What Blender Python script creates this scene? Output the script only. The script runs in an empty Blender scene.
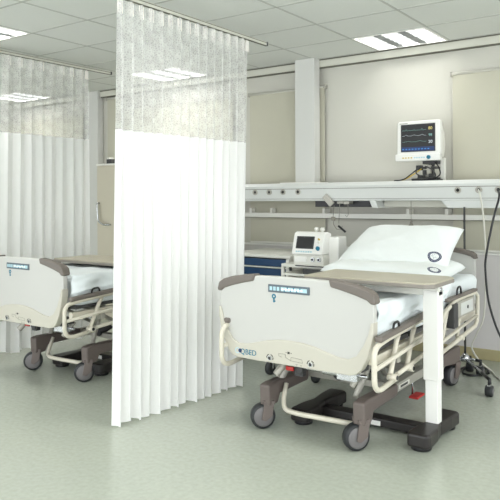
import bpy, bmesh, math, random
from mathutils import Vector, Matrix, noise
random.seed(7)
PI = math.pi
scene = bpy.context.scene
COL = scene.collection

# ------------------------------------------------------------------ materials
def lin(c):
    return tuple(((v/255)/12.92 if v/255 <= .04045 else ((v/255+.055)/1.055)**2.4) for v in c)

def mat(name, rgb, rough=.5, metal=0, spec=.5, bump=0, bscale=60, vary=0, vscale=8, coat=0):
    m = bpy.data.materials.new(name); m.use_nodes = True
    nt = m.node_tree; b = nt.nodes['Principled BSDF']
    c = lin(rgb)
    b.inputs['Base Color'].default_value = (*c, 1)
    b.inputs['Roughness'].default_value = rough
    b.inputs['Metallic'].default_value = metal
    b.inputs['Specular IOR Level'].default_value = spec
    b.inputs['Coat Weight'].default_value = coat
    tc = nt.nodes.new('ShaderNodeTexCoord')
    if vary:
        n = nt.nodes.new('ShaderNodeTexNoise'); n.inputs['Scale'].default_value = vscale
        n.inputs['Detail'].default_value = 4
        nt.links.new(tc.outputs['Object'], n.inputs['Vector'])
        mx = nt.nodes.new('ShaderNodeMix'); mx.data_type = 'RGBA'
        mx.inputs['A'].default_value = (*[v*(1-vary) for v in c], 1)
        mx.inputs['B'].default_value = (*[min(1, v*(1+vary)) for v in c], 1)
        nt.links.new(n.outputs['Fac'], mx.inputs['Factor'])
        nt.links.new(mx.outputs['Result'], b.inputs['Base Color'])
    if bump:
        n = nt.nodes.new('ShaderNodeTexNoise'); n.inputs['Scale'].default_value = bscale
        n.inputs['Detail'].default_value = 3
        nt.links.new(tc.outputs['Object'], n.inputs['Vector'])
        bp = nt.nodes.new('ShaderNodeBump'); bp.inputs['Strength'].default_value = bump
        bp.inputs['Distance'].default_value = .01
        nt.links.new(n.outputs['Fac'], bp.inputs['Height'])
        nt.links.new(bp.outputs['Normal'], b.inputs['Normal'])
    return m

def emit(name, rgb, s):
    m = bpy.data.materials.new(name); m.use_nodes = True
    nt = m.node_tree; nt.nodes.clear()
    e = nt.nodes.new('ShaderNodeEmission'); o = nt.nodes.new('ShaderNodeOutputMaterial')
    e.inputs['Color'].default_value = (*lin(rgb), 1); e.inputs['Strength'].default_value = s
    nt.links.new(e.outputs[0], o.inputs['Surface']); return m

M = {}
M['wall'] = mat('painted wall', (198, 196, 186), .7, bump=.05, bscale=120, vary=.015, vscale=2)
M['lowwall'] = mat('lower wall panel', (214, 210, 208), .55, vary=.01, vscale=2)
M['blind'] = mat('roller blind fabric', (190, 187, 170), .85, bump=.08, bscale=300, vary=.03, vscale=5)
M['ceil'] = mat('mineral fibre ceiling tile', (214, 216, 211), .9, bump=.15, bscale=260, vary=.02, vscale=40)
M['tbar'] = mat('ceiling grid bar', (180, 181, 175), .6)
M['cornice'] = mat('cornice trunking', (205, 204, 192), .6)
M['gap'] = mat('shadow gap', (105, 103, 92), .8)
M['skirt'] = mat('olive vinyl skirting', (176, 166, 128), .45)
M['white'] = mat('white enamel', (236, 235, 230), .3)
M['offwhite'] = mat('off white plastic', (226, 225, 217), .38)
M['unit'] = mat('bed head unit aluminium', (206, 208, 204), .38, vary=.01, vscale=3)
M['board'] = mat('light grey bed board', (196, 195, 190), .35, spec=.4)
M['lip'] = mat('cream bed board', (196, 192, 179), .4, spec=.4)
M['taupe'] = mat('dark taupe plastic', (104, 94, 89), .5)
M['cap'] = mat('grey brown bumper rubber', (112, 104, 97), .5)
M['tyre'] = mat('black tyre rubber', (40, 42, 44), .55)
M['hub'] = mat('grey wheel cover', (112, 109, 109), .4)
M['tube'] = mat('cream coated steel tube', (212, 206, 190), .3, spec=.5)
M['steel'] = mat('grey painted steel', (168, 165, 155), .38, metal=.15)
M['chrome'] = mat('brushed chrome', (200, 202, 203), .22, metal=.9)
M['pillar'] = mat('painted column', (206, 206, 201), .55)
M['black'] = mat('black plastic', (26, 26, 28), .4)
M['blackbase'] = mat('black moulded base', (36, 32, 31), .38)
M['dark'] = mat('dark grey plastic', (62, 62, 62), .5)
M['red'] = mat('red plastic', (176, 40, 36), .4)
M['bluep'] = mat('blue plastic', (40, 66, 128), .4)
M['wood'] = mat('pale laminate table top', (176, 169, 150), .4, vary=.04, vscale=14)
M['edge'] = mat('grey table edge band', (138, 132, 124), .5)
M['blue'] = mat('navy blue drawer front', (16, 58, 96), .4)
M['bluegrey'] = mat('slate display frame', (88, 100, 108), .4)
M['sky'] = mat('pale blue key pads', (176, 208, 218), .4)
M['teal'] = mat('teal print', (22, 110, 136), .5)
M['navy'] = mat('navy print', (34, 56, 104), .5)
M['ink'] = mat('dark print', (34, 32, 30), .5)
M['line'] = mat('grey printed line', (142, 138, 126), .5)
M['cloth'] = mat('white cotton', (228, 232, 230), .85, bump=.12, bscale=90)
M['sheet'] = mat('white bed sheet', (224, 230, 231), .85, bump=.15, bscale=30)
M['wcable'] = mat('grey white cable', (205, 203, 192), .5)
M['beige'] = mat('beige cabinet board', (204, 197, 178), .5, vary=.02, vscale=4)
M['gold'] = mat('yellow print', (206, 178, 70), .5)
M['lamp'] = emit('fluorescent glow', (255, 255, 252), 5)
M['louver'] = mat('louvre aluminium', (150, 152, 152), .5)

def floor_mat():
    m = mat('speckled vinyl floor', (188, 192, 178), .24, spec=.5)
    nt = m.node_tree; b = nt.nodes['Principled BSDF']
    tc = nt.nodes.new('ShaderNodeTexCoord')
    n1 = nt.nodes.new('ShaderNodeTexNoise'); n1.inputs['Scale'].default_value = 38; n1.inputs['Detail'].default_value = 5
    n2 = nt.nodes.new('ShaderNodeTexNoise'); n2.inputs['Scale'].default_value = 1.3; n2.inputs['Detail'].default_value = 3
    nt.links.new(tc.outputs['Object'], n1.inputs['Vector']); nt.links.new(tc.outputs['Object'], n2.inputs['Vector'])
    r = nt.nodes.new('ShaderNodeValToRGB')
    r.color_ramp.elements[0].position = .3; r.color_ramp.elements[0].color = (*lin((172, 177, 164)), 1)
    r.color_ramp.elements[1].position = .7; r.color_ramp.elements[1].color = (*lin((182, 187, 174)), 1)
    nt.links.new(n1.outputs['Fac'], r.inputs['Fac']); nt.links.new(r.outputs['Color'], b.inputs['Base Color'])
    return m
M['floor'] = floor_mat()

def curtain_mat(name, sheer):
    m = bpy.data.materials.new(name); m.use_nodes = True
    nt = m.node_tree; nt.nodes.clear(); L = nt.links
    out = nt.nodes.new('ShaderNodeOutputMaterial')
    d = nt.nodes.new('ShaderNodeBsdfDiffuse'); d.inputs['Color'].default_value = (*lin((246, 246, 244)), 1)
    t = nt.nodes.new('ShaderNodeBsdfTranslucent'); t.inputs['Color'].default_value = (*lin((246, 246, 244)), 1)
    mx = nt.nodes.new('ShaderNodeMixShader'); mx.inputs['Fac'].default_value = .3
    L.new(d.outputs[0], mx.inputs[1]); L.new(t.outputs[0], mx.inputs[2])
    if not sheer:
        L.new(mx.outputs[0], out.inputs['Surface']); return m
    tr = nt.nodes.new('ShaderNodeBsdfTransparent')
    tc = nt.nodes.new('ShaderNodeTexCoord')
    n = nt.nodes.new('ShaderNodeTexVoronoi'); n.feature = 'DISTANCE_TO_EDGE'; n.inputs['Scale'].default_value = 70
    L.new(tc.outputs['Object'], n.inputs['Vector'])
    n2 = nt.nodes.new('ShaderNodeTexNoise'); n2.inputs['Scale'].default_value = 16; n2.inputs['Detail'].default_value = 5
    L.new(tc.outputs['Object'], n2.inputs['Vector'])
    a = nt.nodes.new('ShaderNodeMapRange'); a.inputs['From Min'].default_value = 0; a.inputs['From Max'].default_value = .3
    a.inputs['To Min'].default_value = .1; a.inputs['To Max'].default_value = -.04
    L.new(n.outputs['Distance'], a.inputs['Value'])
    b = nt.nodes.new('ShaderNodeMapRange'); b.inputs['From Min'].default_value = .35; b.inputs['From Max'].default_value = .65
    b.inputs['To Min'].default_value = .3; b.inputs['To Max'].default_value = .4
    L.new(n2.outputs['Fac'], b.inputs['Value'])
    s = nt.nodes.new('ShaderNodeMath'); s.operation = 'ADD'; s.use_clamp = True
    L.new(a.outputs['Result'], s.inputs[0]); L.new(b.outputs['Result'], s.inputs[1])
    m2 = nt.nodes.new('ShaderNodeMixShader')
    L.new(s.outputs[0], m2.inputs['Fac']); L.new(tr.outputs[0], m2.inputs[1]); L.new(mx.outputs[0], m2.inputs[2])
    L.new(m2.outputs[0], out.inputs['Surface']); return m
M['curtain'] = curtain_mat('white curtain cloth', False)
M['mesh'] = curtain_mat('open lace curtain net', True)
M['header'] = mat('curtain heading tape', (238, 234, 228), .8, bump=.1, bscale=100)

# ------------------------------------------------------------------ mesh kit
def rot_to(d):
    return Vector(d).normalized().to_track_quat('Z', 'Y').to_matrix().to_4x4()

def fillet(pts, r, n=5):
    pts = [Vector(p) for p in pts]; out = [pts[0]]
    for i in range(1, len(pts)-1):
        a, b, c = pts[i-1], pts[i], pts[i+1]
        u = (a-b); v = (c-b); k = min(r, u.length*.49, v.length*.49)
        p = b+u.normalized()*k; q = b+v.normalized()*k
        for j in range(n+1):
            t = j/n; out.append(p*(1-t)**2+b*2*t*(1-t)+q*t*t)
    out.append(pts[-1]); return out

class MB:
    def __init__(s): s.bm = bmesh.new(); s.smooth = False
    def box(s, c, d, rz=0, rx=0, ry=0, taper=1):
        x, y, z = [v/2 for v in d]
        R = Matrix.Translation(c) @ Matrix.Rotation(rz, 4, 'Z') @ Matrix.Rotation(ry, 4, 'Y') @ Matrix.Rotation(rx, 4, 'X')
        vs = []
        for k in (-1, 1):
            t = taper if k > 0 else 1
            for a, b in ((-1, -1), (1, -1), (1, 1), (-1, 1)):
                vs.append(s.bm.verts.new(R @ Vector((a*x*t, b*y*t, k*z))))
        for f in ((3, 2, 1, 0), (4, 5, 6, 7), (0, 1, 5, 4), (1, 2, 6, 5), (2, 3, 7, 6), (3, 0, 4, 7)):
            s.bm.faces.new([vs[i] for i in f])
        return s
    def b2(s, lo, hi):
        return s.box([(a+b)/2 for a, b in zip(lo, hi)], [abs(b-a) for a, b in zip(lo, hi)])
    def cyl(s, p, q, r, r2=None, n=16):
        p = Vector(p); q = Vector(q); r2 = r if r2 is None else r2
        R = rot_to(q-p); A = []; B = []
        for i in range(n):
            a = 2*PI*i/n; d = Vector((math.cos(a), math.sin(a), 0))
            A.append(s.bm.verts.new(p+(R @ (d*r)))); B.append(s.bm.verts.new(q+(R @ (d*r2))))
        for i in range(n):
            j = (i+1) % n; s.bm.faces.new((A[i], A[j], B[j], B[i])).smooth = True
        s.bm.faces.new(A[::-1]); s.bm.faces.new(B); return s
    def lathe(s, p, d, prof, n=24):      # prof: (radius, distance along d)
        p = Vector(p); R = rot_to(d); rings = []
        for r, h in prof:
            rings.append([s.bm.verts.new(p+(R @ Vector((math.cos(2*PI*i/n)*r, math.sin(2*PI*i/n)*r, h)))) for i in range(n)])
        for a, b in zip(rings, rings[1:]):
            for i in range(n):
                j = (i+1) % n; s.bm.faces.new((a[i], a[j], b[j], b[i])).smooth = True
        s.bm.faces.new(rings[0][::-1]); s.bm.faces.new(rings[-1]); return s
    def tube(s, pts, r, n=8, closed=False, fil=0):
        if fil: pts = fillet(pts, fil)
        P = [Vector(p) for p in pts]; m = len(P); rings = []; prev = None
        for i in range(m):
            if closed: t = P[(i+1) % m]-P[i-1]
            else: t = P[min(i+1, m-1)]-P[max(i-1, 0)]
            t.normalize()
            if prev is None:
                u = t.cross(Vector((0, 0, 1)))
                if u.length < .1: u = t.cross(Vector((1, 0, 0)))
            else: u = prev-t*prev.dot(t)
            u.normalize(); prev = u; w = t.cross(u)
            rings.append([s.bm.verts.new(P[i]+(u*math.cos(2*PI*k/n)+w*math.sin(2*PI*k/n))*r) for k in range(n)])
        rr = list(zip(rings, rings[1:]))
        if closed: rr.append((rings[-1], rings[0]))
        for a, b in rr:
            for k in range(n):
                l = (k+1) % n; s.bm.faces.new((a[k], a[l], b[l], b[k])).smooth = True
        if not closed:
            s.bm.faces.new(rings[0][::-1]); s.bm.faces.new(rings[-1])
        return s
    def prism(s, pts, y0, y1, plane='xz'):
        def f(a, b, c):
            return {'xz': (a, c, b), 'xy': (a, b, c), 'yz': (c, a, b)}[plane]
        A = [s.bm.verts.new(f(a, b, y0)) for a, b in pts]; B = [s.bm.verts.new(f(a, b, y1)) for a, b in pts]
        s.bm.faces.new(A); s.bm.faces.new(B[::-1]); n = len(pts)
        for i in range(n):
            j = (i+1) % n; s.bm.faces.new((A[i], B[i], B[j], A[j]))
        return s
    def ring(s, c, r0, r1, y0, y1, n=24, a0=0, a1=2*PI):   # annulus in xz, thickness y0..y1
        full = abs(a1-a0-2*PI) < 1e-4; m = n if full else n+1; V = []
        for i in range(m):
            a = a0+(a1-a0)*i/n
            V.append([s.bm.verts.new((c[0]+math.cos(a)*r, y, c[1]+math.sin(a)*r)) for r, y in ((r0, y0), (r1, y0), (r1, y1), (r0, y1))])
        for i in range(n):
            j = (i+1) % m
            for k in range(4):
                l = (k+1) % 4; s.bm.faces.new((V[i][k], V[i][l], V[j][l], V[j][k]))
        return s
    def build(s, name, m, parent=None, bevel=0, loc=None, smooth=False):
        bmesh.ops.recalc_face_normals(s.bm, faces=s.bm.faces[:])
        me = bpy.data.meshes.new(name); s.bm.to_mesh(me); s.bm.free()
        if smooth:
            for p in me.polygons: p.use_smooth = True
        o = bpy.data.objects.new(name, me); COL.objects.link(o)
        me.materials.append(M[m] if isinstance(m, str) else m)
        if parent: o.parent = parent
        if loc: o.location = loc
        if bevel:
            b = o.modifiers.new('bevel', 'BEVEL'); b.width = bevel; b.segments = 3
            b.limit_method = 'ANGLE'; b.angle_limit = math.radians(40); b.harden_normals = False
        return o

def tag(o, label=None, cat=None, group=None, kind=None):
    if label: o['label'] = label
    if cat: o['category'] = cat
    if group: o['group'] = group
    if kind: o['kind'] = kind
    return o
def thing(name, label, cat, loc=(0, 0, 0), rz=0, group=None):
    o = bpy.data.objects.new(name, None); COL.objects.link(o); o.empty_display_size = .1
    o.location = loc; o.rotation_euler = (0, 0, rz); return tag(o, label, cat, group)
def kids(o): return [c for c in bpy.data.objects if c.parent == o]
def copy_tree(o, parent=None):
    c = o.copy(); COL.objects.link(c); c.parent = parent
    for ch in kids(o): copy_tree(ch, c)
    return c
def structure(mb, name, m, bevel=0): return tag(mb.build(name, m, bevel=bevel), kind='structure')
def text(name, body, size, m, parent, loc, rx=PI/2, rz=0, depth=.0008):
    cu = bpy.data.curves.new(name, 'FONT'); cu.body = body; cu.size = size; cu.extrude = depth
    cu.align_x = 'CENTER'; cu.align_y = 'CENTER'
    t = bpy.data.objects.new(name, cu); dg = bpy.context.evaluated_depsgraph_get()
    COL.objects.link(t); dg.update()
    me = bpy.data.meshes.new_from_object(t.evaluated_get(dg)); bpy.data.objects.remove(t)
    me.materials.clear(); me.materials.append(M[m])
    o = bpy.data.objects.new(name, me); COL.objects.link(o); o.parent = parent
    o.location = loc; o.rotation_euler = (rx, 0, rz); return o

# ------------------------------------------------------------------ camera
F, YAW, ROLL, CY = 660.75, .617, .006, 197.75
def axis(u):
    c, s = math.cos(ROLL), math.sin(ROLL); u = (c*u[0]+s*u[2], u[1], -s*u[0]+c*u[2])
    c, s = math.cos(YAW), math.sin(YAW); return Vector((c*u[0]-s*u[1], s*u[0]+c*u[1], u[2]))
r_, f_, u_ = axis((1, 0, 0)), axis((0, 1, 0)), axis((0, 0, 1))
cd = bpy.data.cameras.new('camera'); cam = bpy.data.objects.new('camera', cd); COL.objects.link(cam)
Rm = Matrix((r_, u_, -f_)).transposed().to_4x4(); Rm.translation = (0, 0, 1.35); cam.matrix_world = Rm
cd.sensor_width = 36; cd.lens = F/500*36; cd.shift_y = (CY-250)/500; cd.clip_start = .05
scene.camera = cam

# ------------------------------------------------------------------ room
CZ = 2.665; WY = 5.582
GX, GY, SX, SY = -2.485, 4.388, .648, .557
X0, X1 = -11.0, 3.4
Yb = -2.2
structure(MB().b2((X0, Yb, -.1), (X1, WY+.2, 0)), 'floor', 'floor')
structure(MB().b2((X0, WY, 0), (X1, WY+.2, CZ+.1)), 'wall_back', 'wall')
structure(MB().b2((X0-.15, Yb, 0), (X0, WY, CZ+.1)), 'wall_left', 'wall')
structure(MB().b2((X0, WY-.012, .09), (X1, WY-.001, .868)), 'trim_1', 'lowwall')
structure(MB().b2((X0, WY-.035, .868), (X1, WY-.001, .886)), 'trim_2', 'white', .003)
sk = MB().b2((X0, WY-.02, 0), (X1, WY-.001, .09))
structure(sk, 'baseboard_back', 'skirt', .004)
structure(MB().b2((X0, WY-.05, 2.592), (X1, WY-.001, 2.655)), 'trim_3', 'cornice', .003)
structure(MB().b2((X0, WY-.04, 2.584), (X1, WY-.001, 2.592)).b2((X0, WY-.055, 2.655), (X1, WY-.001, CZ)), 'trim_4', 'gap')

# lights of the ceiling grid: (i, j) cell index
cells = [(0, 1), (-4, 1), (-8, 1), (-4, -3), (0, -3), (-8, -3), (-4, -7), (0, -7), (4, -3), (4, 1), (4, -7), (-8, -7)]
cb = MB()
xi = [X0]+[GX+i*SX for i in range(-13, 10) if X0 < GX+i*SX < X1]+[X1]
yj = [Yb]+[GY+j*SY for j in range(-15, 3) if Yb < GY+j*SY < WY]+[WY]
hole = set()
for i, j in cells: hole.add((round(GX+i*SX, 3), round(GY+j*SY, 3)))
for a, b in zip(xi, xi[1:]):
    for c, d in zip(yj, yj[1:]):
        if (round(a, 3), round(c, 3)) in hole: continue
        cb.b2((a, c, CZ), (b, d, CZ+.03))
structure(cb, 'ceiling', 'ceil')
gb = MB()
for x in xi[1:-1]: gb.b2((x-.008, Yb, CZ-.003), (x+.008, WY-.06, CZ+.001))
for y in yj[1:-1]: gb.b2((X0, y-.008, CZ-.003), (X1, y+.008, CZ+.001))
structure(gb, 'trim_5', 'tbar')

def troffer():
    t = thing('ceiling_light', 'x', 'ceiling light')
    w, d = SX-.02, SY-.02
    f = MB()
    for a, b in (((-w/2, -d/2), (w/2, -d/2+.015)), ((-w/2, d/2-.015), (w/2, d/2)), ((-w/2, -d/2), (-w/2+.015, d/2)), ((w/2-.015, -d/2), (w/2, d/2))):
        f.b2((a[0], a[1], -.006), (b[0], b[1], .09))
    f.b2((-w/2, -d/2, .088), (w/2, d/2, .1))
    f.build('frame', 'white', t)
    l = MB()
    for k in range(3):                      # tubes
        x = -w/2+w*(k+.5)/3
        l.cyl((x, -d/2+.02, .062), (x, d/2-.02, .062), .013, n=10)
    l.build('fluorescent_tube', 'lamp', t)
    v = MB()
    for k in range(1, 3):                   # long V reflectors
        x = -w/2+w*k/3
        v.prism([(x-.035, .0), (x+.035, 0), (x, .06)], -d/2+.016, d/2-.016)
    for k in range(1, 6):
        y = -d/2+d*k/6
        v.prism([(y-.005, -.003), (y+.005, -.003), (y+.014, .05), (y-.014, .05)], -w/2+.016, w/2-.016, 'yz')
    v.build('louvre', 'louver', t)
    return t
tr0 = troffer()
TL = {(0, 1): 'square louvred ceiling light above the patient monitor', (-4, 1): 'louvred ceiling light seen through the net top of the near curtain',
      (-8, 1): 'louvred ceiling light seen through the net top of the far left curtain', (-4, -3): 'bright ceiling light cut by the left edge of the photo, above the far left curtain'}
for n_, (i, j) in enumerate(cells):
    o = tr0 if n_ == 0 else copy_tree(tr0)
    o.location = (GX+(i+.5)*SX, GY+(j+.5)*SY, CZ)
    tag(o, TL.get((i, j), 'louvred ceiling light in the grid outside the photo'), group='louvred ceiling lights')
    # the lit tubes' downlight
    ld = bpy.data.lights.new('tube_light', 'AREA'); ld.shape = 'RECTANGLE'; ld.size = SX-.06; ld.size_y = SY-.06
    ld.energy = 15; ld.color = (1, .995, .98)
    lo = bpy.data.objects.new('tube_light', ld); COL.objects.link(lo); lo.parent = o; lo.location = (0, 0, .084)

# columns
def column(n, x0, x1, y0):
    structure(MB().b2((x0, y0, 0), (x1, WY-.002, CZ)), 'trim_%d' % n, 'pillar', .004)
structure(MB().b2((-3.31, 5.42, 1.481), (-3.10, WY-.052, CZ)), 'trim_6', 'pillar', .004)
column(7, -6.36, -6.16, 5.49)

# roller blinds
def blind(x0, x1, z0, z1, label):
    t = thing('roller_blind', label, 'roller blind', ((x0+x1)/2, WY-.03, z0), group='roller blinds on the back wall')
    w = (x1-x0)/2; h = z1-z0
    MB().b2((-w, -.004, .0), (w, .0, h-.01)).build('fabric', 'blind', t)
    MB().cyl((-w-.01, -.0, h), (w+.01, -.0, h), .013).build('roller', 'wall', t)
    MB().b2((-w, -.008, .0), (w, .004, .018)).build('bottom_bar', 'offwhite', t)
    for s in (-1, 1): MB().b2((s*(w+.012)-.006, -.018, h-.02), (s*(w+.012)+.006, .027, h+.018)).build('bracket', 'steel', t)
blind(-1.83, .2, .89, 2.385, 'beige roller blind on the back wall right of the patient monitor')
blind(-3.93, -3.06, .89, 2.405, 'beige roller blind behind the white column')
blind(-5.75, -4.15, .89, 2.405, 'beige roller blind seen through the net of the near curtain')
blind(-6.05, -5.82, 1.3, 2.56, 'narrow beige roller blind in the gap between the two curtains')
blind(-8.9, -6.5, .89, 2.405, 'beige roller blind seen through the net of the far left curtain')

# ------------------------------------------------------------------ bed head unit
t = thing('bed_head_unit', 'long white aluminium medical supply unit along the back wall', 'medical supply unit', (0, 5.12, 1.26))
def U(a, b): return (tuple(a), tuple(b))
xl, xr = -4.2, 2.0
o = MB().prism([(0, .06), (.0, .19), (.02, .212), (.03, .22), (.40, .22), (.40, .057), (.01, .057)], xl, xr, 'yz').build('housing', 'unit', t, .004)
MB().b2((xl, -.003, .165), (xr, .001, .169)).b2((xl, -.003, .075), (xr, .001, .078)).build('seam', 'gap', t)
MB().prism([(-1.735, 0), (xr, 0), (xr, .06), (-1.79, .06)], .004, .40).build('lower_housing', 'unit', t, .004)
MB().prism([(-2.40, .06), (-2.345, .06), (-2.32, 0), (-2.375, 0)], .0, .40).build('bracket', 'unit', t, .002)
MB().b2((-2.98, .10, .004), (-2.37, .40, .058)).build('dark_channel', 'black', t, .004)
MB().b2((-2.33, .14, .004), (-1.76, .40, .058)).build('light_channel', 'cornice', t, .004)
MB().b2((-3.32, .04, .219), (-2.95, .3, .228)).build('top_cover', 'white', t, .003)
for x, d in ((-3.59, 0), (-3.43, 0), (-3.275, 1), (-3.115, 1), (-1.66, 1), (-1.5, 0), (-1.355, 0), (-1.19, 1), (-.6, 1)):
    g = MB().ring((0, 0), .013, .026, -.012, .001).build('gas_outlet', 'steel', t, .002, (x*5.12/5.15, 0, .14))
    MB().cyl((0, -.004, 0), (0, 0, 0), .018).build('socket', 'black', g)
    if d: MB().b2((-.014, -.014, -.004), (.014, -.003, .004)).b2((-.004, -.014, -.014), (.004, -.003, .014)).build('bayonet', 'ink', g)

t = thing('equipment_rail', 'white equipment rail on the back wall beneath the supply unit', 'equipment rail', (0, 5.45, 1.155))
MB().b2((-4.2, 0, 0), (2.0, .014, .045)).build('bar', 'offwhite', t, .003)
MB().b2((-4.2, -.001, -.004), (2.0, .012, .0)).build('lower_lip', 'gap', t)
for x in (-3.87, -3.62, -3.03, -2.2, -1.86, -.9, .3):
    MB().b2((x-.014, .012, 0), (x+.014, .08 if x in (-3.87, -3.62, -.9) else .118, .09)).build('stand_off', 'offwhite', t, .002)

# ------------------------------------------------------------------ curtain rails and curtains
def rail(x, y0, y1, z, label):
    t = thing('curtain_rail', label, 'curtain rail', (x, y0, z), group='ceiling curtain rails')
    MB().prism([(-.012, 0), (.012, 0), (.012, .028), (-.012, .028)], 0, y1-y0).build('track', 'cornice', t, .003)
    MB().b2((-.013, y1-y0, -.002), (.013, y1-y0+.02, .03)).build('end_cap', 'dark', t, .003)
    MB().b2((.0121, 0, .018), (.014, y1-y0, .022)).b2((-.01, 0, -.002), (.01, y1-y0, .001)).build('slot', 'gap', t)
    for yy in (.15, .7):
        MB().cyl((0, yy, .028), (0, yy, CZ-z), .006).build('ceiling_hanger', 'steel', t)
rail(-2.926, 1.2, 4.35, 2.556, 'grey ceiling rail carrying the large near curtain')
rail(-5.0, 1.6, 4.62, 2.60, 'grey ceiling rail carrying the far left curtain')

def curtain(label, top, bot, z0, zs, z1, nf, seed, bow=0):
    rnd = random.Random(seed)
    t = thing('privacy_curtain', label, 'curtain', (top[0][0], (top[0][1]+top[1][1])/2, 0), group='ward privacy curtains')
    ox, oy = t.location.x, t.location.y
    ph = [rnd.uniform(-.5, .5) for _ in range(nf+3)]; am = [rnd.uniform(.65, 1.25) for _ in range(nf+3)]
    def wave(s, z):
        k = s*nf; i = int(k); f = k-i
        a = am[i]*(1-f)+am[i+1]*f; p = ph[i]*(1-f)+ph[i+1]*f
        h = (z-z0)/(z1-z0)
        ang = 2*PI*k+p*(1-h)*1.4
        amp = .026*a*(1-.35*h)
        return amp*(math.sin(ang)+.25*math.sin(2*ang+p*3)), .010*a*(1-h*.5)*math.sin(2*ang)
    def sheet(name, za, zb, nz, m, scal=1):
        b = MB(); n = nf*14; g = []
        for iz in range(nz+1):
            z = za+(zb-za)*iz/nz; h = (z-z0)/(z1-z0); row = []
            for i in range(n+1):
                s = i/n
                p = Vector(bot[0]).lerp(Vector(bot[1]), s)*(1-h)+Vector(top[0]).lerp(Vector(top[1]), s)*h
                w, v = wave(s, z)
                zz = z+(.012*math.sin(s*nf*2*PI*.5+seed)+.008*math.sin(s*17))*(1-h) if h < .02 else z
                row.append(b.bm.verts.new((p[0]+w*scal-ox, p[1]+v-oy, max(zz, .006))))
            g.append(row)
        for r0, r1 in zip(g, g[1:]):
            for i in range(n): b.bm.faces.new((r0[i], r0[i+1], r1[i+1], r1[i]))
        return b.build(name, m, t, smooth=True)
    sheet('cloth_panel', z0, zs, 26, 'curtain'); sheet('net_panel', zs, z1-.09, 12, 'mesh')
    sheet('heading_tape', z1-.09, z1, 3, 'mesh'); 
    for i in range(nf+1):
        hk = MB()
        s = min(max((i+.25)/nf, .01), .99); p = Vector(top[0]).lerp(Vector(top[1]), s)
        hk.b2((p[0]-ox-.004, p[1]-oy-.02, z1-.085), (p[0]-ox+.004, p[1]-oy+.02, z1-.004))
        hk.cyl((p[0]-ox, p[1]-oy, z1-.02), (p[0]-ox, p[1]-oy, z1+.016), .003, n=6)
        hk.build('pleat_hook', 'header', t)
    return t
curtain('large white curtain with net top hanging in front of the right bed', ((-2.926, 2.765), (-2.926, 4.11)), ((-2.905, 2.70), (-2.79, 3.86)), .012, 1.762, 2.55, 15, 3)
curtain('white curtain with net top behind the left bed at the photo edge', ((-5.0, 2.4), (-5.0, 4.34)), ((-5.0, 2.3), (-5.0, 4.32)), .03, 1.925, 2.595, 17, 11)

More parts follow.
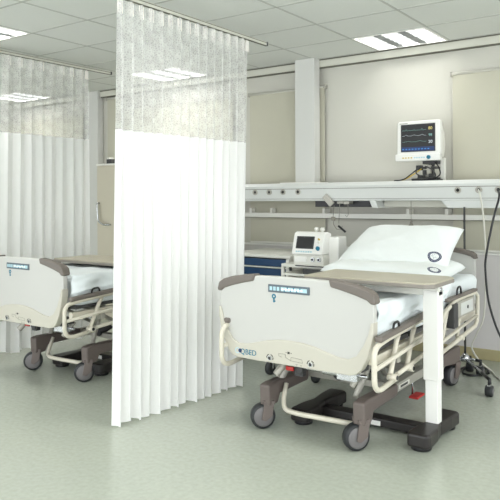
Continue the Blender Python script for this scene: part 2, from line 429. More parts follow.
# ------------------------------------------------------------------ hospital bed
def mirror(pts): return [(-x, z) for x, z in reversed(pts) if x > 1e-6]
def bed(loc, label, dy, dz, tag_it=True):
    t = thing('hospital_bed', label, 'hospital bed', loc, 0, 'hospital beds on the ward')
    # --- chassis
    for s in (-1, 1):
        MB().prism([(-.05, .14), (-.055, .262), (.0, .27), (.40, .262), (.40, .195), (.07, .19), (.045, .14)], s*.3-.035, s*.3+.035, 'yz').build('corner_cover', 'taupe', t, .012, loc=(.04, 0, 0))
        MB().prism([(1.44, .16), (1.10, .20), (1.10, .262), (1.42, .275), (1.54, .27), (1.54, .16)], s*.3-.033, s*.3+.033, 'yz').build('corner_cover', 'taupe', t, .012, loc=(.04, 0, 0))
        r = MB().b2((s*.3-.022, .38, .205), (s*.3+.022, 1.12, .258)).build('side_rail_beam', 'steel', t, .006, loc=(.04, 0, 0))
        if s > 0:
            MB().b2((.3221, .44, .218), (.3235, .60, .244)).build('maker_plate', 'offwhite', r)
            MB().b2((.3236, .46, .224), (.3245, .57, .237)).build('plate_print', 'dark', r)
    MB().b2((-.3, .88, .21), (.3, .94, .25)).build('cross_beam', 'steel', t, .005)
    MB().b2((-.3, .42, .21), (.3, .47, .25)).build('cross_beam', 'steel', t, .005)
    MB().tube([(-.245, .10, .245), (-.235, .05, .16), (-.20, .01, .118), (-.1, .0, .115), (.28, .0, .125)], .0145, 10, fil=.06).build('pedal_bar', 'tube', t, loc=(.04, 0, 0))
    for y, swing in ((0, -.78), (1.49, -.35)):
        for s in (-1, 1):
            a = swing+(.12 if s > 0 else 0)
            c = thing('caster', None, None, (s*.3+.04, y, 0), a); c.parent = t
            MB().prism([(-.035, .06), (-.02, .15), (.04, .15), (.03, .08), (-.01, .05)], .034, .046, 'yz').prism([(-.035, .06), (-.02, .15), (.04, .15), (.03, .08), (-.01, .05)], -.046, -.037, 'yz').prism([(-.02, .146), (-.025, .17), (.045, .17), (.045, .146)], -.046, .046, 'yz').build('fork', 'taupe', c, .006)
            MB().lathe((-.030, -.02, .073), (1, 0, 0), [(.054, 0), (.068, .003), (.073, .012), (.073, .046), (.068, .055), (.054, .058)], 32).build('tyre', 'tyre', c)
            MB().lathe((-.035, -.02, .073), (1, 0, 0), [(.01, 0), (.05, .0), (.057, .004), (.057, .064), (.05, .068), (.01, .068)], 28).build('wheel_cover', 'hub', c)
            for e in kids(c):
                e.location = (0, -.02, 0)
    # --- lifting linkage
    for s in (-1, 1):
        MB().tube([(s*.25, .10, .24), (s*.26, .38+dy, .50+dz)], .018, 10).build('lift_arm', 'steel', t)
        MB().tube([(s*.25, 1.35, .24), (s*.26, 1.05+dy, .50+dz)], .018, 10).build('lift_arm', 'steel', t)
        MB().tube([(s*.2, .62, .24), (s*.21, .30+dy, .48+dz)], .014, 10).build('lift_arm', 'steel', t)
    MB().tube([(-.28, .38+dy, .5+dz), (.28, .38+dy, .5+dz)], .016, 10).build('lift_shaft', 'steel', t)
    MB().tube([(-.28, 1.05+dy, .5+dz), (.28, 1.05+dy, .5+dz)], .016, 10).build('lift_shaft', 'steel', t)
    m_ = MB().cyl((-.02, .40, .25), (-.02, .9, .40), .032, n=16).build('actuator', 'dark', t)
    MB().b2((-.08, .86, .36), (.04, 1.02, .5)).build('motor_housing', 'dark', t, .01)
    # everything below moves with the mattress platform
    D = Vector((0, dy, dz))
    def add(mb, name, m, bev=0, par=None, **k):
        o = mb.build(name, m, par or t, bev, **k)
        if par is None: o.location = D
        return o
    # footboard release pistons and shaft
    add(MB().cyl((-.175, -.06, .335), (-.12, .02, .44), .021), 'piston', 'steel', .003)
    add(MB().cyl((.285, -.02, .33), (.33, .05, .43), .016), 'piston', 'steel', .003)
    add(MB().cyl((-.04, .0, .385), (.36, .02, .385), .011).cyl((.1, .0, .385), (.22, .01, .385), .017).b2((.20, -.03, .36), (.32, .03, .405)), 'brake_shaft', 'chrome', .002)
    add(MB().cyl((-.045, -.03, .375), (-.045, .03, .375), .028).b2((-.075, -.02, .335), (-.02, .02, .37)), 'brake_cam', 'dark', .004)
    add(MB().b2((-.115, -.05, .368), (-.065, -.035, .392)), 'red_handle', 'red', .004)
    add(MB().b2((-.37, -.06, .425), (.37, .02, .47)), 'platform_bracket', 'dark', .006)
    # platform
    for s in (-1, 1):
        add(MB().b2((s*.42-.02, -.06, .47), (s*.42+.02, 1.74, .52)), 'platform_beam', 'tube', .006)
    for k, (a, b) in enumerate(((-.02, .42), (.45, .78), (.81, 1.05), (1.08, 1.72))):
        add(MB().b2((-.43, a, .535), (.43, b, .56)), 'platform_section', 'dark', .006)
        add(MB().b2((-.40, (a+b)/2-.02, .50), (.40, (a+b)/2+.02, .536)), 'cross_beam', 'steel', .003)
    # end boards
    half = [(0, .918), (.12, .918), (.22, .915), (.31, .906), (.40, .892), (.46, .876), (.488, .859), (.497, .825), (.50, .75), (.497, .67), (.485, .61), (.462, .53), (.43, .47), (.40, .442), (.36, .434), (.2, .433), (0, .434)]
    out = half+mirror(half); D0 = D.copy(); D.x = -.042 if dy == 0 else -.10
    fb = add(MB().prism(out, -.105, -.065), 'footboard', 'board', .008); fb.location.z -= .014 if dy == 0 else .03
    lip = [(0, .568), (.08, .565), (.16, .552), (.24, .530), (.30, .516), (.355, .514), (.40, .535), (.44, .59), (.468, .65), (.486, .715), (.501, .72), (.499, .66), (.487, .60), (.464, .53), (.432, .468), (.40, .439), (.36, .430), (.2, .429), (0, .430)]
    lp = add(MB().prism(lip+mirror(lip), -.117, -.06), 'lower_lip', 'lip', .006, par=fb)
    for s in (-1, 1):
        cp = [(.24, .924), (.32, .915), (.41, .901), (.47, .883), (.502, .862), (.512, .824), (.508, .809), (.485, .812), (.462, .830), (.40, .850), (.32, .870), (.25, .884)]
        add(MB().prism([(s*x, z) for x, z in cp], -.117, -.05), 'corner_bumper', 'cap', .01, par=fb)
    yf = -.105
    # display strip on the top of the footboard
    dp = add(MB().prism([(-.195, .873), (.03, .873), (.03, .829), (-.195, .829)], yf-.006, yf+.002), 'display_panel', 'bluegrey', .002, par=fb); disp = [dp]
    mm = MB()
    for k in range(3): mm.b2((-.185+k*.02, yf-.008, .840), (-.171+k*.02, yf-.0055, .862))
    mm.b2((-.123, yf-.008, .840), (.018, yf-.0055, .862)); dpads = mm
    disp.append(dpads.build('key_pads', 'sky', fb))
    mm = MB()
    for k in range(7): mm.cyl((-.112+k*.017, yf-.0095, .851), (-.112+k*.017, yf-.008, .851), .0068, n=10)
    disp.append(mm.build('keys', 'white', fb))
    mm = MB()
    for k in range(6): mm.b2((-.1055+k*.017, yf-.0093, .838+(k % 2)*.018), (-.1005+k*.017, yf-.0078, .846+(k % 2)*.018))
    disp.append(mm.build('key_marks', 'teal', fb))
    for o in disp: o.scale.x = 1.2; o.location.x = .085
    mm = MB().ring((-.158, .806), .006, .014, yf-.0015, yf+.001, 16).b2((-.163, yf-.0015, .772), (-.153, yf+.001, .795)).b2((-.153, yf-.0015, .776), (-.147, yf+.001, .782))
    mm.build('key_symbol', 'teal', fb, loc=(.045, 0, 0))
    # writing and symbols on the lower lip
    yl = -.117
    mm = MB().ring((-.362, .471), .013, .017, yl-.0012, yl+.001, 20)
    mm.build('logo_ring', 'sky', fb)
    MB().ring((-.343, .472), .001, .012, yl-.0018, yl+.001, 20).build('logo_dot', 'navy', fb)
    tx = text('logo_lettering', 'QBED', .044, 'teal', fb, (-.285, yl-.001, .468))
    for x in (-.135, .13):
        MB().ring((x, .456), .001, .009, yl-.003, yl+.001, 16).build('release_hole', 'ink', fb)
        MB().ring((x, .456), .009, .014, yl-.005, yl+.001, 20).build('release_rim', 'chrome', fb)
        MB().ring((x, .456), .019, .0235, yl-.0012, yl+.001, 12, .15*PI, .42*PI).ring((x, .456), .019, .0235, yl-.0012, yl+.001, 12, .58*PI, 1.0*PI).ring((x, .456), .019, .0235, yl-.0012, yl+.001, 8, -.12*PI, .1*PI).build('release_mark', 'ink', fb)
    mm = MB().b2((-.072, yl-.0012, .495), (-.058, yl+.001, .507)).b2((-.083, yl-.0012, .499), (-.079, yl+.001, .503)).b2((-.051, yl-.0012, .499), (-.046, yl+.001, .503))
    mm.build('bed_symbol', 'ink', fb, loc=(.055, 0, .0))
    mm = MB()
    def ln(a, b, w=.0012):
        a = Vector((a[0], yl-.0003, a[1])); b = Vector((b[0], yl-.0003, b[1])); mm.cyl(a, b, w, n=6)
    for a, b in (((-.13, .472), (-.13, .487)), ((-.13, .487), (-.085, .485)), ((-.085, .485), (-.085, .470)), ((-.085, .470), (-.05, .455)), ((-.13, .472), (-.11, .468)),
                 ((-.05, .455), (-.05, .475)), ((-.05, .475), (.02, .470)), ((.02, .470), (.025, .452)), ((.025, .452), (-.05, .455)), ((-.02, .440), (-.005, .439)), ((-.013, .440), (-.013, .430)), ((.01, .438), (.02, .437)), ((.015, .438), (.015, .428))):
        ln(a, b)
    mm.build('instruction_drawing', 'line', fb, loc=(.055, 0, .004))
    # headboard
    D.x = -.04; D.z = dz-.03
    half = [(0, 1.005), (.2, 1.00), (.34, .985), (.43, .965), (.458, .945), (.465, .90), (.46, .6), (.43, .52), (0, .50)]
    hb = add(MB().prism(half+mirror(half), 1.73, 1.765), 'headboard', 'board', .008)
    for s in (-1, 1):
        cp = [(.27, 1.0), (.37, .985), (.44, .968), (.468, .95), (.476, .915), (.455, .915), (.43, .935), (.37, .95), (.27, .965)]
        add(MB().prism([(s*x, z) for x, z in cp], 1.72, 1.775), 'corner_bumper', 'cap', .008, par=hb)
    # --- side rails
    D.x = 0; D.z = dz
    for s in (-1, 1):
        X = s*.485
        rl = add(MB().tube([(X, .60, .640), (X, -.02, .607), (X, -.135, .592), (X, -.165, .56), (X, -.165, .41), (X, -.14, .372), (X, -.09, .362), (X, .10, .378)], .0145, 10, fil=.05), 'side_rail', 'tube')
        P = rl
        def rp(mb, name, m, bev=0): return mb.build(name, m, P, bev)
        rp(MB().tube([(X, -.155, .478), (X, .60, .53)], .0125, 10), 'rail_bar', 'tube')
        rp(MB().tube([(X, .12, .395), (X, .60, .43)], .0125, 10), 'rail_bar', 'tube')
        rp(MB().box((X, .23, .641), (.044, .70, .03), rx=.052), 'rail_cushion', 'cap', .011)
        rp(MB().tube([(X, .075, .63), (X, .08, .675), (X, .145, .68), (X, .155, .636)], .007, 8, fil=.02), 'grab_handle', 'black')
        for y in (.07, .30):
            rp(MB().tube([(X-s*.02, y, .39), (X-s*.02, y+.02, .42), (X-s*.02, y+.09, .56), (X-s*.02, y+.12, .60)], .014, 10), 'pivot_arm', 'tube')
            rp(MB().cyl((X-s*.03, y, .392), (X+s*.022, y, .392), .019), 'pivot_joint', 'tube')
            rp(MB().cyl((X+s*.0221, y, .392), (X+s*.025, y, .392), .012), 'pivot_plug', 'black')
        # head section
        rh = add(MB().tube([(X, .64, .400), (X, .72, .47), (X, .80, .555), (X, .90, .62), (X, 1.06, .665), (X, 1.30, .672), (X, 1.52, .668), (X, 1.575, .64), (X, 1.58, .55), (X, 1.56, .46), (X, 1.52, .43), (X, 1.15, .40), (X, .64, .365)], .0145, 10, True), 'side_rail', 'tube')
        P = rh
        rp(MB().box((X, 1.22, .688), (.036, .62, .022), rx=-.0), 'rail_cushion', 'cap', .009)
        rp(MB().b2((X-.012, 1.10, .545), (X+.012, 1.48, .655)), 'control_panel', 'steel', .008)
        rp(MB().b2((X+s*.0121, 1.16, .56), (X+s*.016, 1.42, .64)), 'control_keys', 'unit', .002)
        rp(MB().cyl((X+s*.016, 1.3, .6), (X+s*.02, 1.3, .6), .012), 'control_knob', 'ink')
        rp(MB().b2((X-.025, .98, .50), (X+.03, 1.06, .655)), 'handset_holder', 'dark', .006)
        rp(MB().tube([(X, 1.12, .67), (X, 1.13, .745), (X, 1.20, .75), (X, 1.21, .68)], .007, 8, fil=.03), 'grab_handle', 'black')
        rp(MB().tube([(X, .70, .43), (X, 1.56, .50)], .011, 10), 'rail_bar', 'tube')
        rp(MB().tube([(X-s*.02, .85, .38), (X-s*.02, .95, .56), (X-s*.02, .99, .62)], .013, 10), 'pivot_arm', 'tube')
        rp(MB().tube([(X-s*.02, 1.18, .40), (X-s*.02, 1.24, .56)], .013, 10), 'pivot_arm', 'tube')
        rp(MB().cyl((X-s*.03, 1.2, .405), (X+s*.022, 1.2, .405), .018), 'pivot_joint', 'tube')
        for y in (.2, .95): add(MB().b2((min(X-s*.02, s*.42), y-.02, .44), (max(X-s*.02, s*.42), y+.02, .49)), 'rail_mount', 'steel', .004)
    MB().cyl((.30, .80, .09), (.30, .80, .22), .006).build('pedal_rod', 'chrome', t)
    # pedals near the middle of the right side
    add(MB().b2((.30, .74, .08-dz), (.36, .86, .095-dz)), 'pedal_plate', 'red', .004)
    return t
BED1 = (-1.90, 3.23, 0); BED2 = (-4.14, 3.295, 0)
bed(BED1, 'large hospital bed on the right, two pillows on it', 0, 0)
bed(BED2, 'hospital bed on the left, partly behind the near curtain', -.18, .03)

def mattress(loc, label, seed):
    b = MB(); nx, ny = 34, 60; W, L, H = .445, 1.74, .213
    # closed rounded block, wrinkled cloth on top and sides
    def pt(u, v, w):
        x = u*W; y = v*L; z = w*H
        r = .045
        cx = max(-W+r, min(W-r, x)); cy = max(r, min(L-r, y)); cz = max(r, min(H-r, z))
        d = Vector((x-cx, y-cy, z-cz))
        if d.length > 1e-6:
            q = Vector((cx, cy, cz))+d.normalized()*r
        else: q = Vector((x, y, z))
        n = noise.noise(Vector((q.x*5+seed, q.y*4, q.z*6)))*.012+noise.ridged_multi_fractal(Vector((q.x*3+seed, q.y*3, q.z*5)), 1, 2, 3, 1, 2)*.004
        k = 1 if w > .05 else 0
        dn = d.normalized() if d.length > 1e-6 else Vector((0, 0, 1))
        return q+dn*n*k
    bmesh.ops.create_cube(b.bm, size=2)
    bmesh.ops.subdivide_edges(b.bm, edges=b.bm.edges[:], cuts=31, use_grid_fill=True)
    for v in b.bm.verts: v.co = pt(v.co.x, (v.co.y+1)/2, (v.co.z+1)/2)
    t = thing('mattress', label, 'mattress', loc, group='sheeted mattresses')
    b.build('fitted_sheet', 'sheet', t, smooth=True)
    return t
def drape(parent, seed):   # loose corner of the sheet hanging at the foot and right side
    b = MB(); n, m = 40, 22; g = []
    for j in range(m+1):
        row = []
        for i in range(n+1):
            y = -.035+i/n*1.1; f = j/m
            hang = .17+.03*math.sin(y*9+seed)-.05*y
            x = .40+.065*min(1, f*3)-.03*max(0, 1-i/2); z = .226-max(0, f-.28)*hang*1.15
            fold = (.014*math.sin(y*24+3*f+seed)+.02*noise.noise(Vector((y*6+f*2, f*3, seed))))*min(1, f*2.2)+.012*noise.noise(Vector((y*13, f*5, seed)))*f
            row.append(b.bm.verts.new((x+max(-.012, fold), y, z+fold*.4)))
        g.append(row)
    for r0, r1 in zip(g, g[1:]):
        for i in range(n): b.bm.faces.new((r0[i], r0[i+1], r1[i+1], r1[i]))
    o = b.build('loose_sheet', 'sheet', parent, smooth=True)
    s = o.modifiers.new('thick', 'SOLIDIFY'); s.thickness = .004; s.offset = 1
m1 = mattress((BED1[0], BED1[1]-.02, .562), 'white sheeted mattress on the right bed', 1.3); drape(m1, 1)
m2 = mattress((BED2[0], BED2[1]-.20, .583), 'white sheeted mattress on the left bed, half behind the near curtain', 6.1); drape(m2, 4)

# pillows
def emblem_mat(name, cx, cy, r, sx=1):
    m = mat(name, (229, 233, 231), .85, bump=.12, bscale=60)
    nt = m.node_tree; L = nt.links; b = nt.nodes['Principled BSDF']
    tc = nt.nodes.new('ShaderNodeTexCoord'); sp = nt.nodes.new('ShaderNodeSeparateXYZ'); L.new(tc.outputs['Object'], sp.inputs[0])
    def mth(op, a, bb=None):
        n = nt.nodes.new('ShaderNodeMath'); n.operation = op
        for k, v in enumerate((a, bb)):
            if v is None: continue
            if isinstance(v, (int, float)): n.inputs[k].default_value = v
            else: L.new(v, n.inputs[k])
        return n.outputs[0]
    dx = mth('SUBTRACT', sp.outputs['X'], cx); dy = mth('SUBTRACT', sp.outputs['Y'], cy)
    d = mth('SQRT', mth('ADD', mth('MULTIPLY', dx, dx), mth('MULTIPLY', dy, dy)))
    top = mth('GREATER_THAN', sp.outputs['Z'], .0)
    ring = mth('MULTIPLY', mth('LESS_THAN', d, r), mth('GREATER_THAN', d, r*.64))
    ang = mth('ARCTAN2', dy, dx)
    lett = mth('MULTIPLY', mth('GREATER_THAN', mth('SINE', mth('MULTIPLY', ang, 22)), .45), mth('MULTIPLY', mth('GREATER_THAN', d, r*.76), mth('LESS_THAN', d, r*.88)))
    ringc = mth('MULTIPLY', ring, mth('SUBTRACT', 1, mth('MULTIPLY', lett, .75)))
    vo = nt.nodes.new('ShaderNodeTexVoronoi'); vo.inputs['Scale'].default_value = 110; L.new(tc.outputs['Object'], vo.inputs['Vector'])
    inner = mth('MULTIPLY', mth('LESS_THAN', d, r*.5), mth('LESS_THAN', vo.outputs['Distance'], .38))
    fac = mth('MULTIPLY', mth('MAXIMUM', ringc, mth('MULTIPLY', inner, .45)), top)
    mx = nt.nodes.new('ShaderNodeMix'); mx.data_type = 'RGBA'; L.new(fac, mx.inputs['Factor'])
    mx.inputs['A'].default_value = (*lin((229, 233, 231)), 1); mx.inputs['B'].default_value = (*lin((44, 50, 84)), 1)
    L.new(mx.outputs['Result'], b.inputs['Base Color'])
    return m
def pillow(label, loc, rot, w, d, h, m, seed, lean=0):
    b = MB(); n = 44
    def P(u, v, s):
        pin = (1-abs(u)**4)**.5*(1-abs(v)**4)**.5 if abs(u) < 1 and abs(v) < 1 else 0
        k = 1-.06*(1-abs(v)**2)*(abs(u)**6)
        x = u*w/2*(1-.05*(1-v*v)*abs(u)); y = v*d/2*(1-.05*(1-u*u)*abs(v))
        z = s*h/2*pin**.8; x += lean*(v+1)/2*(1-(u+1)/2)
        q = Vector((x*4+seed, y*4, s))
        wr = noise.noise(q*1.3)*.02+noise.ridged_multi_fractal(Vector((x*3.0+y*4+seed, y*2-x, s*2)), .9, 2, 4, 1, 2)*.0095
        return (x, y, z+wr*(pin**.5)+.008*u*v)
    top = [[b.bm.verts.new(P(-1+2*i/n, -1+2*j/n, 1)) for i in range(n+1)] for j in range(n+1)]
    bot = [[top[j][i] if i in (0, n) or j in (0, n) else b.bm.verts.new(P(-1+2*i/n, -1+2*j/n, -1)) for i in range(n+1)] for j in range(n+1)]
    for G, fl in ((top, 0), (bot, 1)):
        for j in range(n):
            for i in range(n):
                f = [G[j][i], G[j][i+1], G[j+1][i+1], G[j+1][i]]
                b.bm.faces.new(f[::-1] if fl else f)
    o = b.build('pillow', m, smooth=True); o.location = loc; o.rotation_euler = rot
    return tag(o, label, 'pillow', 'pillows on the right bed')
pillow('lower white pillow lying flat with a navy ring emblem, right bed', (-1.90, 4.43, .826), (.05, 0, .02), .90, .50, .125, emblem_mat('pillow cotton with emblem low', .36, -.17, .044), 2.2)
pillow('upper white pillow propped against the headboard with a navy ring emblem', (-1.935, 4.62, .97), (.62, .0, .0), .86, .46, .16, emblem_mat('pillow cotton with emblem high', .33, -.145, .046), 5.7, .11)

# ------------------------------------------------------------------ overbed tables
def table(loc, label, footx, gr, h=0, fy=0, bt=.058):
    t = thing('overbed_table', label, 'overbed table', loc, 0, gr)   # local origin under the right post
    c = [(-.72, -.20), (.025, -.20), (.07, -.16), (.07, .16), (.025, .20), (-.72, .20)]
    def inset(k): return [(x+(k if x < 0 else -k), y+(k if y < 0 else -k)) for x, y in c]
    tp = MB().prism(inset(.004), .872+h, .888+h, 'xy').build('table_top', 'wood', t, .003)
    MB().prism(c, .858+h, .8795+h, 'xy').build('edge_band', 'edge', t, .005)
    MB().b2((-.62, -.035, .858-bt+h), (.045, .035, .858+h)).build('support_beam', 'offwhite', t, .005)
    MB().b2((-.045, -.04, .33), (.045, .04, .83+h)).build('post_sleeve', 'white', t, .006)
    MB().b2((-.036, -.032, .09), (.036, .032, .34)).build('inner_post', 'white', t, .004)
    MB().cyl((.03, 0, .835+h), (.05, 0, .835+h), .012).build('release_knob', 'chrome', t)
    MB().prism([(-.045, .015), (-.045, .065), (.045, .065), (.045, .015)], footx, 0, 'yz').build('cross_bar', 'blackbase', t, .008)
    MB().b2((-.36, -.0475, .022), (-.30, -.0445, .05)).build('white_tag', 'white', t, .003)
    for x in (0, footx):
        b = MB().prism([(x-.055, -.25), (x+.055, -.25), (x+.065, -.22), (x+.06, -.10), (x+.042, 0), (x+.06, .13), (x+.065, .24), (x+.05, .26), (x-.05, .26), (x-.065, .24), (x-.06, .13), (x-.042, 0), (x-.06, -.10), (x-.065, -.22)], .02, .095, 'xy')
        f = b.build('foot', 'blackbase', t, .014, loc=(0, fy, 0))
        for y in (-.19, .2):
            MB().cyl((x, y, .002), (x, y, .032), .055).build('glide', 'black', f, .005)
    return t
table((-1.305, 3.60, 0), 'overbed table with pale laminate top across the right bed', -.73, 'overbed tables')
table((-3.87, 3.79, 0), 'overbed table with pale laminate top across the left bed', -.46, 'overbed tables', -.038, -.13, .022)

# ------------------------------------------------------------------ drawer cabinet
t = thing('drawer_cabinet', 'low cabinet with navy blue drawers and white frame behind the near curtain', 'cabinet', (-3.27, 4.72, 0))
MB().b2((-.33, .02, .06), (.33, .62, .835)).build('body', 'offwhite', t, .004)
MB().b2((-.34, -.01, .835), (.34, .64, .86)).build('worktop', 'offwhite', t, .005)
MB().b2((-.30, .05, 0), (.30, .58, .06)).build('plinth', 'dark', t)
MB().b2((-.305, .012, .64), (.305, .022, .83)).build('shadow_panel', 'ink', t)
for z in (.762, .682, .602, .50, .38, .24, .10):
    hgt = {.762: .06, .682: .06, .602: .06, .50: .08, .38: .10, .24: .12, .10: .12}[z]
    d = MB().b2((-.30, -.006, z), (.29, .02, z+hgt)).build('drawer', 'blue', t, .004)
    MB().b2((-.30, -.02, z-.014), (.325, .015, z-.004)).build('handle_rail', 'offwhite', d, .003)
MB().b2((.292, -.004, .10), (.325, .018, .83)).build('stile', 'offwhite', t, .002)
MB().b2((.326, -.012, .735), (.342, .01, .765)).build('latch', 'black', t, .002)

# splash panel behind
t = thing('tall_cabinet', 'beige tall cabinet standing in the gap between the two curtains', 'cabinet', (-5.45, 5.1, 0))
MB().b2((-.285, 0, .0), (.4, .40, 1.72)).build('body', 'beige', t, .004)
MB().b2((-.295, -.01, 1.72), (.41, .41, 1.74)).build('top_board', 'offwhite', t, .003)
MB().b2((-.27, -.018, .08), (.385, -.001, 1.70)).build('door', 'beige', t, .003)
MB().tube([(-.235, -.02, 1.30), (-.235, -.05, 1.29), (-.215, -.055, 1.10), (-.14, -.055, 1.06), (-.05, -.05, 1.06), (-.05, -.02, 1.06)], .011, 8, fil=.04).build('tubular_handle', 'chrome', t)
t = thing('glove_box', 'small dark grey box on top of the beige tall cabinet', 'box', (-5.60, 5.2, 1.74))
MB().b2((-.05, -.04, 0), (.03, .04, .055)).build('body', 'dark', t, .004)
MB().b2((-.045, -.035, .055), (-.01, .035, .075)).build('lid', 'offwhite', t, .003)

# ------------------------------------------------------------------ ventilator on its cart
ct = thing('equipment_cart', 'white wheeled equipment cart carrying the ventilator', 'cart', (-2.70, 4.55, 0))
MB().b2((-.20, -.03, .79), (.28, .38, .815)).build('top_shelf', 'offwhite', ct, .004)
MB().b2((.02, -.06, .745), (.28, -.02, .765)).b2((.02, -.06, .765), (.28, -.05, .787)).build('side_tray', 'dark', ct, .002)
for z in (.72, .50, .20):
    MB().b2((-.21, -.01, z), (.25, .36, z+.018)).build('shelf', 'offwhite', ct, .003)
MB().b2((-.06, -.04, .803), (.275, -.03, .811)).build('dark_slot', 'ink', ct)
MB().b2((.12, .0, .62), (.25, .34, .72)).build('drawer', 'offwhite', ct, .005)
for x in (-.20, .24):
    for y in (.0, .35): MB().b2((x-.013, y-.013, .11), (x+.013, y+.013, .79)).build('leg', 'offwhite', ct, .003)
for x, xf in ((-.17, -.10), (.22, .30)):
    MB().tube([(x, .36, .125), (x, .0, .125), (xf, -.35, .125)], .014, 8, fil=.05).build('base_bar', 'offwhite', ct)
    for cx_, y in ((x, .35), (xf, -.35)):
        c = MB().b2((cx_-.03, y-.008, .05), (cx_-.024, y+.008, .118)).b2((cx_+.024, y-.008, .05), (cx_+.03, y+.008, .118)).b2((cx_-.03, y-.02, .108), (cx_+.03, y+.02, .118)).build('caster', 'chrome', ct)
        MB().lathe((cx_-.02, y, .052), (1, 0, 0), [(.03, 0), (.05, .004), (.052, .012), (.052, .028), (.05, .036), (.03, .04)], 20).build('wheel', 'tyre', c)
vt = thing('ventilator', 'white ventilator with dark tilted screen and blue knob on the cart', 'ventilator', (-2.65, 4.57, .815))
vt.scale = (1.0, 1.0, 1.11)
MB().prism([(-.03, .0), (-.035, .075), (.30, .075), (.30, 0)], -.145, .13, 'yz').build('base_unit', 'offwhite', vt, .006)
MB().prism([(-.055, .075), (-.005, .225), (.03, .235), (.10, .225), (.12, .08)], -.15, .13, 'yz').build('display_housing', 'white', vt, .008)
MB().b2((.125, .06, .0), (.215, .2, .20)).build('side_module', 'white', vt, .008)
MB().b2((-.14, .08, .075), (.12, .33, .19)).build('rear_body', 'offwhite', vt, .01)
sl = math.atan2(.05, .15)
def onface(x, s): return (x, -.055+.05*s-.004, .075+.15*s)
def facebox(x0, x1, s0, s1, th, name, m):
    c = ((x0+x1)/2, -.055+.05*(s0+s1)/2-.002, .075+.15*(s0+s1)/2)
    return MB().box(c, (x1-x0, th, (s1-s0)*.158), rx=-sl).build(name, m, vt, .0015)
facebox(-.115, .045, .27, .85, .008, 'screen_bezel', 'dark')
facebox(-.107, .037, .31, .80, .0095, 'screen', 'black')
for k in range(7): facebox(-.11+k*.022, -.096+k*.022, .10, .16, .008, 'soft_key', 'sky')
n_ = Vector((0, -math.cos(sl), math.sin(sl)))
def knob(x, s, r, m, name):
    p = Vector(onface(x, s)); MB().cyl(p-n_*.004, p+n_*.016, r, r*.85).build(name, m, vt, .002)
knob(.088, .30, .016, 'teal', 'dial'); knob(.088, .58, .007, 'offwhite', 'button'); knob(.088, .72, .007, 'gold', 'alarm_lamp')
for x in (.04, .095): 
    MB().cyl((x, -.05, .04), (x, -.03, .04), .016).build('gas_port', 'chrome', vt, .002)
    MB().cyl((x, -.054, .04), (x, -.05, .04), .009).build('port_hole', 'ink', vt)
MB().b2((-.13, -.038, .02), (-.02, -.033, .055)).build('label_plate', 'white', vt, .002)
for x in (.03, .085):
    MB().lathe((x, .04, .228), (0, 0, 1), [(.008, 0), (.008, .012), (.018, .016), (.02, .03), (.012, .038)], 14).build('top_filter', 'offwhite', vt)

# ------------------------------------------------------------------ patient monitor
mt = thing('patient_monitor', 'white patient monitor with dark waveform screen on the supply unit', 'monitor', (-2.02, 5.25, 1.48))
MB().prism([(-.185, .20), (-.18, .485), (-.165, .497), (.17, .497), (.185, .485), (.185, .20), (.165, .185), (-.165, .185)], 0, .06).build('front_case', 'white', mt, .006)
MB().prism([(.06, .19), (.06, .485), (.11, .475), (.17, .40), (.19, .30), (.16, .20)], -.15, .165, 'yz').build('rear_case', 'offwhite', mt, .012)
MB().b2((-.195, -.018, .165), (.185, .05, .225)).build('key_strip', 'white', mt, .008)
MB().b2((-.147, -.004, .245), (.142, .001, .468)).build('screen', 'black', mt, .002)
MB().b2((-.15, -.0025, .242), (.145, .0, .471)).build('screen_bezel', 'dark', mt, .001)
MB().b2((-.143, -.0055, .248), (.138, -.0038, .282)).build('status_bar', 'navy', mt)
def trace(z, amp, x0, x1, f, m, name, sp):
    pts = []
    for i in range(121):
        x = x0+(x1-x0)*i/120; ph = (i/120*f) % 1
        y = amp*math.exp(-((ph-.5)/sp)**2)-amp*.25*math.exp(-((ph-.62)/sp)**2)
        pts.append((x, -.0052, z+y))
    MB().tube(pts, .0008, 5).build(name, m, mt)
G_ = emit('green waveform', (150, 200, 190), .8); Y_ = emit('yellow reading', (232, 220, 140), .9); W_ = emit('white reading', (220, 230, 235), .9); B_ = emit('blue status text', (90, 150, 220), .8)
trace(.42, .012, -.135, .07, 3, G_, 'heart_trace', .05); trace(.375, .010, -.135, .07, 3, W_, 'pulse_trace', .16); trace(.325, .008, -.135, .07, 2, G_, 'breath_trace', .2)
for body, z, m, s in (('80', .43, Y_, .034), ('98', .375, G_, .03), ('20', .32, W_, .034)):
    M['tmp'] = m; text('reading', body, s, 'tmp', mt, (.105, -.005, z))
M['tmp'] = B_; 
mb = MB()
for k in range(9): mb.b2((-.135+k*.027, -.0065, .26), (-.12+k*.027, -.005, .268))
mb.build('status_text', B_, mt)
mb = MB()
for k in range(4): mb.b2((-.13+k*.024, -.021, .187), (-.117+k*.024, -.0175, .197))
mb.build('keys', 'gold', mt)
mb = MB()
for k in range(5): mb.b2((-.03+k*.02, -.021, .187), (-.017+k*.02, -.0175, .197))
mb.build('keys', 'sky', mt)
MB().cyl((.095, -.03, .193), (.095, -.015, .193), .016).build('dial', 'teal', mt, .003)
MB().b2((-.16, -.0015, .476), (-.09, .0005, .482)).build('maker_mark', 'line', mt)
MB().b2((.02, .04, .14), (.15, .15, .17)).b2((.06, .07, .02), (.10, .11, .15)).b2((.0, .02, .10), (.14, .13, .118)).build('tilt_mount', 'dark', mt, .004)
MB().b2((-.06, .0, .0), (.17, .16, .014)).b2((-.02, .02, .014), (.14, .14, .03)).build('base_plate', 'black', mt, .004)
MB().b2((.15, .10, .0), (.185, .14, .19)).build('support_post', 'offwhite', mt, .004)
MB().b2((-.03, .02, .09), (.02, .06, .13)).b2((.03, .01, .05), (.055, .05, .09)).b2((-.02, .03, .03), (.03, .08, .05)).build('connector_block', 'dark', mt, .004)
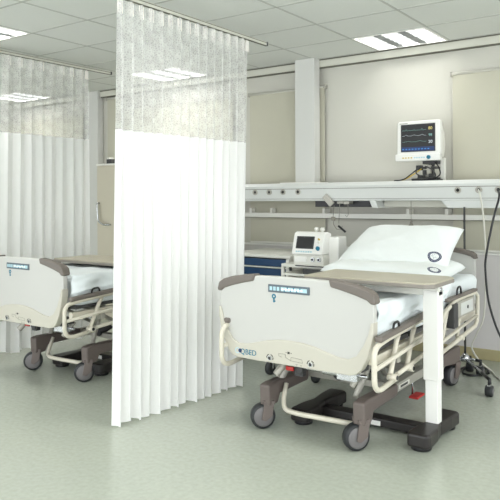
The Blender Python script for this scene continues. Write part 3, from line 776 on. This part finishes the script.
MB().b2((.07, .0, .06), (.10, .04, .13)).build('connector_block', 'steel', mt, .004)
for k, (pp, m) in enumerate((([(.12, .03, .16), (.17, .0, .12), (.19, .0, .05), (.15, -.02, .02), (.05, .0, .035)], 'black'),
    ([(-.02, .03, .1), (-.06, .0, .06), (-.11, -.01, .02), (-.16, .0, .008), (-.22, .02, .008)], 'black'),
    ([(.0, .02, .12), (-.03, .0, .07), (.02, -.02, .04), (.10, -.02, .05), (.14, .0, .02)], 'dark'),
    ([(.02, .02, .1), (-.05, .0, .05), (-.12, .0, .012), (-.18, .03, .01)], 'gold'),
    ([(.06, .0, .12), (.13, -.02, .09), (.16, -.01, .03), (.08, -.03, .02), (-.05, -.02, .015)], 'dark'))):
    MB().tube(pp, .0055, 6, fil=.04).build('monitor_lead', m, mt)

# ------------------------------------------------------------------ small wall things
t = thing('bracket_lamp', 'angled grey clamp hanging from the dark channel of the supply unit', 'clamp', (-2.78, 5.10, 1.25))
MB().box((0, 0, .075), (.055, .02, .11), ry=-.75).build('clamp_body', 'steel', t, .005)
t = thing('infusion_lead', 'thin lead with plug and black handset hanging from the supply unit', 'hanging lead', (-2.70, 5.14, 1.10))
MB().b2((-.018, .0, .192), (.04, .085, .215)).build('hook', 'steel', t, .003)
MB().tube([(-.045, .0, .18), (-.05, 0, .12), (-.055, 0, .06), (-.05, 0, .01), (-.02, 0, -.03), (.02, 0, -.03), (.035, 0, .0)], .0035, 6).tube([(.01, 0, .20), (.005, 0, .1), (.0, 0, .02)], .003, 6).build('lead', 'line', t)
MB().b2((-.07, -.01, .045), (-.038, .012, .08)).build('plug', 'line', t, .004)
MB().box((.03, 0, -.025), (.09, .016, .018), ry=.65).build('handset', 'black', t, .005)
t = thing('hanging_hook', 'thin wire hook hanging beside the black handset', 'hook', (-2.63, 5.14, 1.15))
MB().tube([(-.02, 0, .135), (.02, 0, .135), (.022, 0, .05), (.01, 0, .03), (-.008, 0, .045)], .0025, 6).build('wire', 'line', t)
MB().b2((-.025, 0, .14), (.03, .085, .163)).build('clip', 'steel', t, .002)
t = thing('pull_cord', 'thin call cord with bell shaped grey grip above the pillows', 'pull cord', (-2.045, 5.15, 1.10))
MB().cyl((0, 0, .04), (0, 0, .22), .0025, n=6).build('cord', 'line', t)
MB().lathe((0, 0, 0), (0, 0, 1), [(.024, 0), (.022, .015), (.012, .03), (.01, .05)], 16).build('grip', 'edge', t)

def cable(name, label, pts, r, m, cat='cable'):
    def cr(P, n=10):
        P = [Vector(p) for p in P]; P = [P[0]*2-P[1]]+P+[P[-1]*2-P[-2]]; o = []
        for i in range(1, len(P)-2):
            a, b, c, d = P[i-1:i+3]
            for k in range(n):
                t = k/n; o.append(.5*((2*b)+(c-a)*t+(2*a-5*b+4*c-d)*t*t+(3*b-a-3*c+d)*t**3))
        o.append(P[-2]); return o
    return tag(MB().tube(cr(pts), r, 8).build(name, m, smooth=True), label, cat)
cable('gas_hose', 'pale grey hose hanging from the supply unit to the floor, right of the right bed',
      [(-1.49, 5.10, 1.40), (-1.462, 5.05, 1.36), (-1.441, 5.05, 1.21), (-1.425, 5.05, .95), (-1.425, 5.05, .795), (-1.44, 5.05, .459), (-1.495, 5.05, .311), (-1.535, 5.06, .208), (-1.50, 5.14, .09), (-1.43, 5.2, .012), (-1.34, 5.04, .008), (-1.2, 4.9, .008), (-.9, 4.85, .008)], .0065, 'wcable')
cable('power_cable', 'black cable hanging from the rightmost outlet of the supply unit',
      [(-1.347, 5.10, 1.40), (-1.32, 5.03, 1.34), (-1.35, 4.98, 1.175), (-1.395, 4.96, .914), (-1.40, 4.96, .787), (-1.375, 4.96, .559), (-1.30, 4.97, .33), (-1.18, 4.98, .14), (-1.0, 4.9, .012), (-.7, 4.8, .01)], .008, 'black')
cable('floor_cable', 'black cable coiled on the floor by the right bed head wheel',
      [(-1.75, 5.0, .01), (-1.66, 5.06, .01), (-1.62, 5.22, .01), (-1.49, 5.24, .01), (-1.43, 5.13, .01), (-1.50, 5.0, .01), (-1.59, 5.02, .012), (-1.60, 5.18, .026), (-1.48, 5.20, .026), (-1.42, 5.1, .02)], .008, 'black')

# drip stand behind the bed head
iv = thing('drip_stand', 'drip stand with thin dark pole and castered feet behind the right bed', 'drip stand', (-1.575, 5.03, 0))
MB().cyl((0, 0, .13), (0, 0, 1.27), .008, n=12).build('pole', 'dark', iv)
MB().lathe((0, 0, .10), (0, 0, 1), [(.03, 0), (.035, .02), (.03, .04), (.015, .06)], 16).build('hub', 'chrome', iv)
for k in range(5):
    a = -.98+k*2*PI/5; ln_ = .54 if k == 0 else .10
    d = Vector((math.cos(a), math.sin(a), 0))
    
    lg = MB().tube([d*.02+Vector((0, 0, .12)), d*ln_*.7+Vector((0, 0, .115)), d*ln_+Vector((0, 0, .11))], .011, 8).build('leg', 'chrome', iv)
    MB().tube([d*ln_*.72+Vector((0, 0, .115)), d*(ln_+.01)+Vector((0, 0, .11)), d*(ln_+.01)+Vector((0, 0, .075))], .0125, 8).build('leg_end', 'black', lg)
    p = d*(ln_+.01); c = MB().prism([(-.022, .03), (-.028, .08), (.016, .085), (.02, .04)], -.012, .012, 'yz').build('caster', 'chrome', lg, .003, loc=(p.x, p.y, 0))
    MB().lathe((-.026, -.008, .038), (1, 0, 0), [(.02, 0), (.036, .004), (.038, .012), (.038, .04), (.036, .048), (.02, .052)], 20).build('wheel', 'tyre', c)
    MB().lathe((-.028, -.008, .038), (1, 0, 0), [(.004, 0), (.019, .0), (.021, .003), (.021, .053), (.019, .056), (.004, .056)], 16).build('wheel_cover', 'hub', c)

# ------------------------------------------------------------------ world and view
w = bpy.data.worlds.new('world'); scene.world = w; w.use_nodes = True
w.node_tree.nodes['Background'].inputs['Color'].default_value = (.93, .97, 1, 1)
w.node_tree.nodes['Background'].inputs['Strength'].default_value = 2.9
vs = scene.view_settings
vs.view_transform = 'Standard'; vs.look = 'None'; vs.gamma = 1; vs.use_curve_mapping = False; vs.exposure = .26
